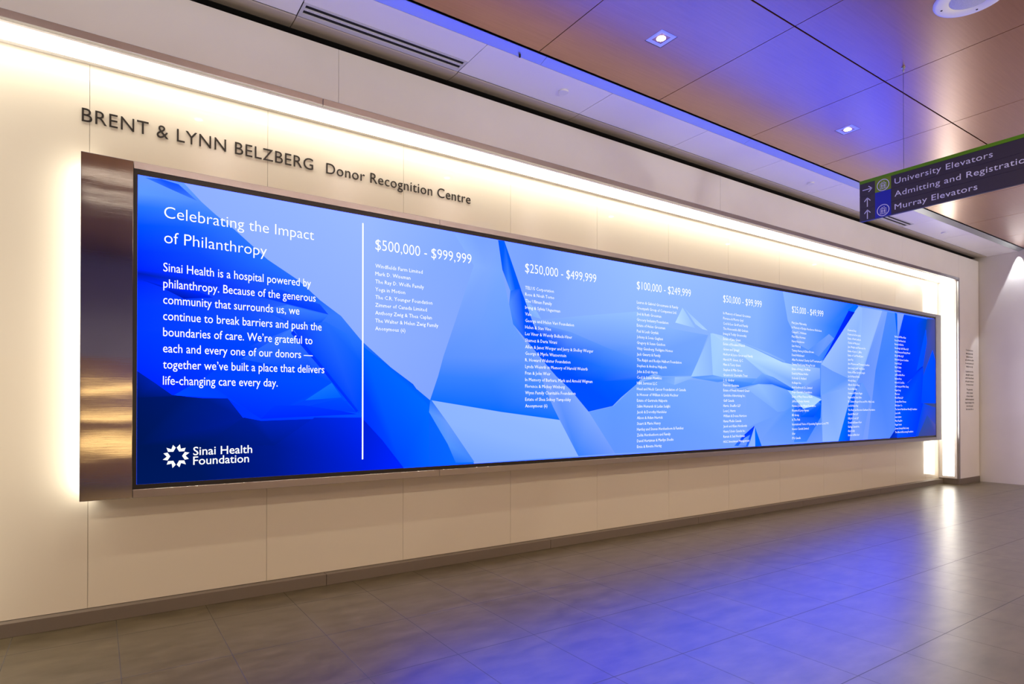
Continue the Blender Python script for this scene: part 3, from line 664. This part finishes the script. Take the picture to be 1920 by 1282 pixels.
w = T('Celebrating the Impact', .2583, .8925, .0545, .704, offset=-.008, res=4)
T('of Philanthropy', .2587, .7730, .0545, .462, offset=-.008, res=4)
body = ['Sinai Health is a hospital powered by', 'philanthropy. Because of the generous', 'community that surrounds us, we',
        'continue to break barriers and push the', 'boundaries of care. We\u2019re grateful to', 'each and every one of our donors \u2014',
        'together we\u2019ve built a place that delivers', 'life-changing care every day.']
xs_b = .691 / (text_width(body[0]) * .041 / CAP)
for i, s_ in enumerate(body): T(s_, .2555, .6375 - .0768 * i, .041, xs=xs_b, offset=0.0, res=3)
mb.box(1.2315, 1.2395, yt, yt + .00005, -.3015, 1.0305, 1)
# foundation mark: six notched chevrons round an open hexagon
oc = P(.3121, yt, -.2408)
for q in range(6):
    an = math.radians(60 * q)
    sc_ = .0585 / 225 * S
    pts = [(95, 0), (140, 72), (216, 56), (152, 4), (205, -58), (140, -72)]
    mb.poly([((x * math.cos(an) - y * math.sin(an)) * sc_, (x * math.sin(an) + y * math.cos(an)) * sc_) for x, y in reversed(pts)], oc, R, U, Nn, 0, 1)
T('Sinai Health', .3845, -.2395, .0395, .268, offset=.006, res=3)
T('Foundation', .3845, -.2860, .0395, .253, offset=.006, res=3)
heads = [(1.3093, '$500,000 - $999,999', .634), (2.3582, '$250,000 - $499,999', .632), (3.4036, '$100,000 - $249,999', .620), (4.4437, '$50,000 - $99,999', .551), (5.478, '$25,000 - $49,999', .551)]
for x, s_, wd in heads: T(s_, x, .8915, .0605, wd, offset=-.008, res=3)
lists = [
 (1.3094, .7890, .0447, '''Windfields Farm Limited|Mark D. Wiseman|The Ray D. Wolfe Family|Yoga in Motion|The C.R. Younger Foundation|Zimmer of Canada Limited|Anthony Zwig & Thea Caplan|The Walter & Helen Zwig Family|Anonymous (6)'''),
 (2.3582, .7780, .04383, '''TELUS Corporation|Rose & Noah Torno|The Ullman Family|Irving & Sylvia Ungerman|Vale|George and Helen Vari Foundation|Helen & Stan Vine|Les Viner & Wendy Bellack-Viner|Shamez & Daria Virani|Allen & Janet Werger and Jerry & Shelley Werger|George & Myrle Wasserstein|R. Howard Webster Foundation|Lynda Weinrib in Memory of Harold Weinrib|Fran & John Weir|In Memory of Barbara, Mark and Arnold Wigman|Florence & Mickey Winberg|Wynn Family Charitable Foundation|Estate of Shea Sidney Yampolsky|Anonymous (6)'''),
 (3.403, .7810, .04415, '''Lauren & Gabriel Grossmanis & Family|Greenpark Group of Companies Ltd.|Joel & Ruth Grossman|Grocery Industry Foundation|Estate of Helen Grossman|Paul & Leah Grytlak|Johnny & Sonia Gugliani|Gregory & Susan Guichon|Vitzy Gunsberg, Fieldgate Homes|Jack Gwartz & Family|The Ralph and Roslyn Halbert Foundation|Stephen & Andrea Halperin|John & Deb Harris|Cecil & Susan Hawkins|HBK Services LLC|Head and Neck Cancer Foundation of Canada|In Honour of William & Linda Hechter|Estate of Gertrude Halperin|Salim Hemarah & Ladan Sadghi|Jacob & Dorothy Hendeles|Alison & Adam Herrick|Stuart & Marie Henry|Hartley and Steven Hershenhorn & Families|Zelda Hershenhorn and Family|David Hertzman & Marilyn Shedin|Ernie & Rivette Herzig'''),
 (4.442, .7860, .0442, '''In Memory of Samuel Grossman|Florence & Morris Gryl|Cecil & Lee Groff and Family|The Honourable Bill Graham|Irving & Teddy Grossovsky|Estate of Jane Grant|Estate of Rosalind Franch|Grisen and Spiegel|Herbert & Joyce Green and Family|Harold M. Green, Q.C.|Mimi & Terry Grant|Stephen & Mila Green|Greenrock Charitable Trust|J. G. Greber|Francois Gautama|Estate of Frank Howard Grant|Guideline Advertising Inc.|Gulf Canada|Harris, Sheaffer LLP|Louis J. Harris|William & Donna Harrison|Havas Media Canada|Jacob and Klara Herskovitz|Henry Schein Canada Inc.|Ramsis & Saul Hershman|HGC Investment Management'''),
 (5.4745, .7830, .0441, '''Mary Jane Makowsky|In Memory of Evelyn Henderson Nicholson|Campell C. Hickman|Mary Ellen Horman|Harry Henderson|Sam Herzog|Tammy Herzog & Ethan Brown|David Hildebrand|Allan Pie Animal Charity Golf Tournament|Timmy Pinch Long Wong Pie Ltd|Estate of Irving L. Hoffman|David & Melissa Hollier|Deborah G. Holland|Hollinger Inc.|Holt Renfrew & Co., Limited|Hope Charitable Foundation|Estate of Mary Frances Hurlic|Jeffrey & Evelyn Hurwitz|Hudson Jordan Wyatt Foundation|Rheyma & Larry Hyman|IBI Group|In The Pink|International Union of Operating Engineers Local 793|Invesco Canada Limited|iStar|ITG Canada'''),
 (6.5025, .7840, .0441, '''Desmond Ivey|Desmond & Erin Jacks|Estate of Ruth Jackson|Charles & Mila Jaser|Jane Wright and Francesca Ivy|Estate of Joyce C. Jaffey|Estate of Carl Merrill Jaser|Jaser Fay|Jane McLaren and Thomson Jonathan|Jane Long Lovelle Nell Dunn|Estate of Ellen Sarrent Joseph|Joel & Naomi Kirsh|Wendy Kane|Allan & Gloria King|Fred & Ella Kay|Suzanne & Marlen Kagan|Raymond & Sadie Kahn|Dr. Damon Rogers Rose and Mrs. Hilda Soule|Joel & Helen Kay|The Henry and Berenice Kaufmann Foundation|Kent & Mark LLP|Kilby & Cook LLP|Donald & Eleanor Kerr|Kellogg Canada Inc.|Kim & Sally|Robert & Ellie Kerl'''),
 (7.5355, .7820, .0438, '''Barbara & Milton Klein|Ron & Paul Kimel Ltd.|Bernard & Ella Ka|Knowledge Staff Gilbert LLP|Allan Kinney and Family Wood|Ed and Mike & Jill|Elisabeth & Jonas Cornblum|Daniel & Leaf|Elias & Sydny|Ina & Henry|Jeff Kornblith Moor|Barbara Kron|Rachel & Cook Eto|Jean Leung and Mike Chang|Regan Long|Mira Lew|Mel & Marla LLP|George Elliott Moreau|Phil Lieber Co.|The Samuel Mandelbaum Manolly Foundation|Joan Leffel|Laura Labert|Mary King Bor|Regan Senato|Joanne Sarung & Ben Leung|The Albert & Blossoming Foundation'''),
]
xs_l = .4015 / (text_width('The Walter & Helen Zwig Family') * .0215 / CAP)
for x, z, pitch, names in lists:
    for i, s_ in enumerate(names.split('|')):
        T(s_, x, z - pitch * i, .0215, xs=xs_l, offset=0.0, res=1)
disp = mb.build('display_panel', [M_pic, M_lit], vw)
disp['label'] = 'lit blue faceted picture with white columns of names'
me = disp.data
ca = me.color_attributes.new('picture', 'FLOAT_COLOR', 'CORNER')
buf = [1.0] * (4 * len(me.loops))
for pi in range(npoly):
    p = me.polygons[pi]
    vis = {v: c for v, c in zip(mb.f[pi], pcols[pi])}
    for li in p.loop_indices:
        r_, g_, b_ = lin(vis[me.loops[li].vertex_index])
        r_ *= .88
        b_ *= 1 + (BLUE_GAIN - 1) * b_ ** 3
        buf[4 * li:4 * li + 3] = [r_, g_, b_]
ca.data.foreach_set('color', buf)

# ------------------------------------------------------------------ raised lettering above the screen
def lettering(name, body, x0, x1, z, cap, label, spacing):
    t = thing(name, label, 'lettering', P((x0 + x1) / 2, YG, z))
    o = P(x0, YG, z); s = cap * S / CAP
    full = text_mesh(body, 4, 0, 0, spacing)[0]
    xs = (x1 - x0) * S / ((max(p.x for p in full) - min(p.x for p in full)) * s)
    left = min(p.x for p in full)
    for i, ch in enumerate(body):
        if ch == ' ': continue
        head = text_mesh(body[:i + 1] , 4, 0, 0, spacing)[0]
        gl = text_mesh(ch, 4, -.003, .018, spacing)
        right = max(p.x for p in head)
        gr = max(p.x for p in text_mesh(ch, 4, 0, 0, spacing)[0])
        # right edge of a glyph is monotone for this face unless the previous one overhangs
        dx = right - gr
        m2 = MB()
        m2.add([o + X_ * ((p.x + dx - left) * s * xs) + Z_ * (p.y * s) - Y_ * ((p.z + .018) * s + .004) for p in gl[0]], gl[1])
        m2.build('letter', M_text, t)
lettering('name_lettering', 'BRENT & LYNN BELZBERG', -.0658, .993, 1.3155, .0625, 'dark raised capital letters on the cream wall above the screen left end', 1.06)
lettering('title_lettering', 'Donor Recognition Centre', 1.066, 2.009, 1.3155, .0590, 'dark raised upper and lower case letters reading Donor Recognition Centre', 1.06)

# small dark text on the right pillar
mb = MB()
rows = ['To all our donors', 'whose generosity', 'sustains the care', 'and comfort we offer', 'to every patient and', 'family in our city', '',
        'In gratitude for the', 'many gifts received', 'and for those friends', 'who gave in memory', 'of someone loved', '',
        'The generosity', 'of this company', 'of donors helped', 'build the hospital and', 'keeps it healing for the', 'years and people', 'who come after us']
zt = .708
wd = {0: .2, 1: .2}
xs_p = .285 / (text_width('keeps it healing for the') * .0215 / CAP)
zz = zt
for s_ in rows:
    if not s_: zz -= .0215; continue
    put_text(mb, s_, P(9.36, YH - .0006, zz), X_, Z_, -Y_, .0215 * S, None, xs_p, 1, .012, .002, 1.0, 0, 'c')
    zz -= .0423
tag(mb.build('pillar_inscription', M_text), 'small dark centred paragraphs printed on the pillar beside the vertical light', 'inscription')

# ------------------------------------------------------------------ ceiling fittings
def downlight(x, y, label):
    t = thing('downlight', label, 'light', P(x, y, ZC), 'square recessed downlights in the wood ceiling')
    h = .058
    mb = MB()
    for a in range(4):
        # four-sided shallow splay
        c, s_ = math.cos(a * math.pi / 2), math.sin(a * math.pi / 2)
        q = lambda u, v, z: (x + c * u - s_ * v, y + s_ * u + c * v, ZC + z)
        mb.quad([q(-h, -h, -.001), q(h, -h, -.001), q(h * .82, -h * .82, -.0015), q(-h * .82, -h * .82, -.0015)])
        mb.quad([q(-h * .82, -h * .82, -.0015), q(h * .82, -h * .82, -.0015), q(h * .6, -h * .6, -.0009), q(-h * .6, -h * .6, -.0009)])
    mb.build('trim', M_downtrim, t)
    mb = MB(); mb.lathe((x, y, ZC), [(.0, -.0035), (.018, -.0035), (.024, -.0012)], 24); mb.build('lens', M_lamp, t)
    MB().box(x - h, x + h, y + h, y + h + .004, ZC - .0012, ZC + .001).box(x + h, x + h + .004, y - h, y + h + .004, ZC - .0012, ZC + .001).build('edge_lines', M_dark, t)  # dark lines along two sides of the trim
    return t
M_downtrim = mat('downlight trim', (.6, .6, .66), .3, .6)
def lamp_spot(name, loc, target, energy, angle, blend, color, radius=.03):
    l = bpy.data.lights.new(name, 'SPOT'); l.energy = energy; l.spot_size = math.radians(angle); l.spot_blend = blend
    l.color = color; l.shadow_soft_size = radius
    o = bpy.data.objects.new(name, l); C.objects.link(o); o.location = loc
    d = Vector(target) - Vector(loc); o.rotation_euler = d.to_track_quat('-Z', 'Y').to_euler()
    return o
WARM = (1.0, .86, .67)
d0 = downlight(2.4828, 2.243, 'lit square downlight in the blue-tinted wood ceiling, the nearer one')
d1 = dup(d0, P(4.4, 2.243, ZC), 'lit square downlight in the wood ceiling near the hanging sign')
for dd in (d0, d1): lamp_spot('downlight_lamp', dd.location - Vector((0, 0, .02)), dd.location - Vector((0, 0, 3)), DOWN, 110, .6, WARM)
def row_light(x, y, lb, w):
    dd = dup(d0, P(x, y, ZC), lb)
    lamp_spot('downlight_lamp', dd.location - Vector((0, 0, .02)), dd.location - Vector((0, 0, 3)), w, 110 if w == DOWN else 160, .6, WARM)
for x, w_ in ((.565, 'above the steel panel'), (6.317, 'behind the hanging sign'), (8.23, 'next to the white end wall'), (-1.35, 'beyond the left frame edge')):
    row_light(x, 2.243, 'square downlight in the wood ceiling ' + w_, DOWN)
for y, rw in ((.38, 'row over the camera'), (-1.5, 'row along the far hall side')):  # extra rows out of view, added to light the hall
    for x, cl in ((-1.35, 'at the left end'), (.565, 'by the steel panel'), (2.483, 'by the first names'), (4.4, 'by the sign'), (6.317, 'past the sign'), (8.23, 'at the end wall')):
        row_light(x, y, 'added fill downlight of the %s, %s' % (rw, cl), ROOM_FILL)
# thin linear lights in the hall ceiling and lit reveals of the wood wall opposite
for y, lb in ((.44, 'thin linear ceiling light nearest the screen wall'), (-.09, 'thin linear ceiling light over the hall middle'), (-.48, 'thin linear ceiling light along the far hall side')):
    tag(MB().box(-.13, XE - .6, y - .016, y + .016, ZC - .006, ZC - .0005).build('linear_light', M_hall_led), lb, 'light', 'linear ceiling lights of the hall')
for z, lb in ((.23, 'upper glowing reveal of the wood wall opposite the screen'), (-.13, 'middle glowing reveal of the wood wall opposite the screen'), (-.53, 'lower glowing reveal of the wood wall opposite the screen')):
    tag(MB().box(-.22, XE - .6, YO + .02, YO + .03, z - .05, z + .05).build('wall_light', M_reveal), lb, 'light', 'lit reveals of the wood wall')
# added unseen sconces opposite the screen, there to brighten header and ceiling
M_brass = mat('brass', (.55, .40, .20), .3, 1.0)
sc0 = thing('fill_sconce', 'added brass fill-light sconce opposite the screen, at the left end', 'light', P(-3.3, YO + .02, .02), 'added fill-light sconces opposite the screen')
MB().bbox(-3.36, -3.24, YO + .02, YO + .035, -.06, .10, .004).build('back_plate', M_brass, sc0)
MB().lathe((-3.3, YO + .11, 0), [(.03, -.03), (.05, .0), (.075, .06), (.073, .06), (.048, .005), (0, .002)], 28).build('bowl', M_brass, sc0, True)
MB().box(-3.31, -3.29, YO + .03, YO + .07, -.01, .01).build('bracket', M_brass, sc0)
for k, x in enumerate((-3.3, -1.7, 1.5, 3.4, 5.3, 7.2, 9.0)):
    so = sc0 if k == 0 else dup(sc0, P(x, YO + .02, .02), 'added brass fill-light sconce opposite the screen, number %s from the left' % ('', 'two', 'three', 'four', 'five', 'six', 'seven')[k])
    lamp_spot('sconce_fill_lamp', P(x, YO + .11, .075), P(x, 3.2, 5.6), SCONCE_FILL, 100, 1.0, (1.0, .95, .90), .24)
# wall washer by the end wall
lamp_spot('wall_washer', P(XE - .035, 2.80, ZC - .012), P(XE - .03, 2.80, -1.0), WASH, 46, .12, (.93, .95, 1.0), .015)

t = thing('ceiling_speaker', 'round white ceiling speaker with grey grille at top right', 'speaker', P(3.456, 1.180, ZC))
MB().lathe((3.456, 1.180, ZC), [(.150, .002), (.1505, -.004), (.147, -.009), (.138, -.0105), (.088, -.0105), (.086, -.008)], 56).build('rim', M_white, t, True)
MB().lathe((3.456, 1.180, ZC), [(.0865, -.008), (.07, -.012), (.04, -.015), (0, -.016)], 48).build('grille', M_grille, t, True)
for an in (45, 135, 225, 315):
    a = math.radians(an + 52)
    MB().lathe((3.456 + .118 * math.cos(a), 1.180 + .118 * math.sin(a), ZC - .0105), [(0, -.002), (.0045, -.0015), (.005, 0)], 12).build('screw', M_dark, t)

def cap(x, y, label):
    mb = MB().lathe((x, y, ZC), [(.031, .002), (.031, -.010), (.028, -.012), (0, -.012)], 32)
    return tag(mb.build('sprinkler_cover', M_white), label, 'sprinkler', 'flat sprinkler covers in the white soffit')
cap(2.3947, 2.962, 'flat round sprinkler cover in the white soffit right of the slot vent')
cap(5.187, 2.966, 'flat round sprinkler cover in the white soffit left of the hanging sign')
cap(7.925, 2.970, 'flat round sprinkler cover in the white soffit near the end wall')
mb = MB().lathe((1.9464, 2.793, ZC), [(.006, .002), (.006, -.012), (0, -.014)], 14)
tag(mb.build('ceiling_hook', M_dark), 'tiny dark stud on the soffit edge by the aluminium strip', 'hook')

def vent(x0, label):
    x1 = x0 + .9241
    t = thing('slot_diffuser', label, 'vent', P((x0 + x1) / 2, 3.07, ZC), 'two-slot air diffusers in the white soffit')
    mb = MB()
    a, b = x0 + .003, x1 - .003
    i0, i1 = x0 + .018, x1 - .018
    ys = [3.0135, SLOT[0][0], SLOT[0][1], SLOT[1][0], SLOT[1][1], YCV - .005]
    for k in (0, 2, 4): mb.bbox(i0, i1, ys[k], ys[k + 1], ZC - .002, ZC + .003, .001)
    mb.bbox(a, i0, ys[0], ys[5], ZC - .002, ZC + .003, .001).bbox(i1, b, ys[0], ys[5], ZC - .002, ZC + .003, .001)
    mb.build('flange', M_flange, t)
    mb = MB()
    for s0, s1 in SLOT: mb.box(i0, i1, s0, s1, ZC + .003, ZC + .006)
    mb.build('slot', M_black, t)
    n = 26
    for k in range(n):
        xx = i0 + (i1 - i0) * (k + .5) / n
        mb = MB().box(xx - .0015, xx + .0015, SLOT[0][1] + .006, SLOT[1][0] - .006, ZC - .003, ZC)
        mb.build('blade', M_white, t)
vent(.8197, 'long two-slot air vent in the white soffit at top left')
vent(6.3643, 'two-slot air vent in the white soffit behind the hanging sign')

# ------------------------------------------------------------------ hanging directory sign
XS = 3.8442
ys0, ys1 = 1.890, .40                      # left and right ends as read
sg = thing('directory_sign', 'dark hanging direction sign with green top band and elevator directions', 'sign', P(XS, 1.14, 1.117))
R, U, Nn = -Y_, Z_, -X_
M_board = mat('charcoal sign face', lin((58, 52, 64)), .5)
M_cable = mat('steel cable', (.12, .11, .12), .5, .5)
M_green = mat('green band', lin((95, 154, 0)), .45)
M_green2 = mat('olive green square', lin((122, 154, 28)), .45)
M_blue = mat('blue square', lin((10, 31, 174)), .45)
M_letter = mat('pale sign lettering', lin((228, 230, 248)), .5)
rows_z = [1.1205, 1.1945, 1.2715, 1.3470]
mb = MB()
for a, b in zip(rows_z[:-1], rows_z[1:]):
    mb.bbox(XS, XS + .022, ys1, ys0, a + .0009, b - .0009, .001)
mb.box(XS + .0015, XS + .0205, ys1 + .001, ys0 - .001, rows_z[0] - .001, rows_z[-1] + .001)
mb.build('board', M_board, sg)
MB().bbox(XS - .0012, XS + .0232, ys1, ys0, rows_z[-1], 1.3662, .001).build('top_band', M_green, sg)
MB().box(XS - .0008, XS, 1.7112, 1.800, rows_z[2], rows_z[3]).build('pictogram_tile', M_green2, sg)['label'] = 'olive green square behind the elevator symbol'
MB().box(XS - .0008, XS, 1.7112, 1.800, rows_z[0], rows_z[2] - .0005).build('pictogram_tile', M_blue, sg)['label'] = 'blue square behind the elevator symbol'
def pictogram(y, z):
    mb = MB(); o = P(XS - .0014, y, z); k = .001 * S
    mb.ring(o, R, U, Nn, .0305 * S, .0345 * S)
    def rect(x0, x1, z0, z1): mb.poly([(x0 * k, z0 * k), (x1 * k, z0 * k), (x1 * k, z1 * k), (x0 * k, z1 * k)], o, R, U, Nn, .0006)
    rect(-17, 17, 9, 12); rect(-17, 17, -22, -19.5); rect(-17, -14.5, -22, 12); rect(14.5, 17, -22, 12)
    for cx_ in (-6.5, 6.5):
        rect(cx_ - 3.5, cx_ + 3.5, -7, 1.5); rect(cx_ - 2.8, cx_ - .6, -17, -7); rect(cx_ + .6, cx_ + 2.8, -17, -7)
        mb.ring(o + R * (cx_ * k) + U * (4.6 * k), R, U, Nn, .2 * k, 2.3 * k, 12, .0006)
    mb.poly([(-9 * k, 15 * k), (-2 * k, 15 * k), (-5.5 * k, 21 * k)], o, R, U, Nn, .0006)
    mb.poly([(2 * k, 21 * k), (9 * k, 21 * k), (5.5 * k, 15 * k)], o, R, U, Nn, .0006)
    mb.build('pictogram', M_letter, sg)
pictogram(1.7546, 1.3065); pictogram(1.7546, 1.1575)
def arrow(y, z, up):
    mb = MB(); o = P(XS - .0012, y, z); k = .001 * S
    r_, u_ = (R, U) if not up else (-U, R)
    r_, u_ = (R, U) if not up else (U, -R)
    mb.poly([(-29 * k, -2.4 * k), (27 * k, -2.4 * k), (27 * k, 2.4 * k), (-29 * k, 2.4 * k)], o, r_, u_, Nn, .0006)
    for s_ in (1, -1):
        q = [(29, 0), (7, 19), (3.4, 15.8), (23, -1.5)]
        q = [(x * k, s_ * y_ * k) for x, y_ in q]
        if s_ < 0: q.reverse()
        mb.poly(q, o, r_, u_, Nn, .0006)
    mb.build('arrow', M_letter, sg)
arrow(1.8425, 1.3065, False); arrow(1.8440, 1.2300, True); arrow(1.8440, 1.1570, True)
for s_, z, wd in (('University Elevators', 1.2925, .4727), ('Admitting and Registration', 1.2185, None), ('Murray Elevators', 1.1430, .4050)):
    xsg = .4727 / (text_width('University Elevators', 1.05) * .0315 / CAP)
    k_ = .0315 * S / CAP
    left = min(p.x for p in text_mesh(s_, 4, 0, 0, 1.05)[0])
    if wd: xsg = wd * S / (text_width(s_, 1.05) * k_)
    pos = 0
    for word in s_.split(' '):
        end = s_.index(word, pos) + len(word); pos = end
        right = max(p.x for p in text_mesh(s_[:end], 4, 0, 0, 1.05)[0])
        gv, gf = text_mesh(word, 4, 0, .008, 1.05)
        dx = right - max(p.x for p in text_mesh(word, 4, 0, 0, 1.05)[0]) - left
        mb = MB(); o = P(XS - .0012, 1.6915, z)
        mb.add([o + R * ((p.x + dx) * k_ * xsg) + U * (p.y * k_) + Nn * ((p.z + .008) * k_) for p in gv], gf)
        mb.build('word', M_letter, sg)
def cable(y):
    mb = MB().lathe((XS + .011, y, 1.3662), [(.0012, 0), (.0012, ZC - 1.3662 - .01)], 8)
    c = mb.build('cable', M_cable, sg)
    m2 = MB().lathe((XS + .011, y, ZC), [(.010, .001), (.010, -.006), (.004, -.012), (.004, -.026), (.0015, -.030), (0, -.030)], 16)
    m2.build('anchor', M_strip, c)
cable(1.6475); cable(.64)
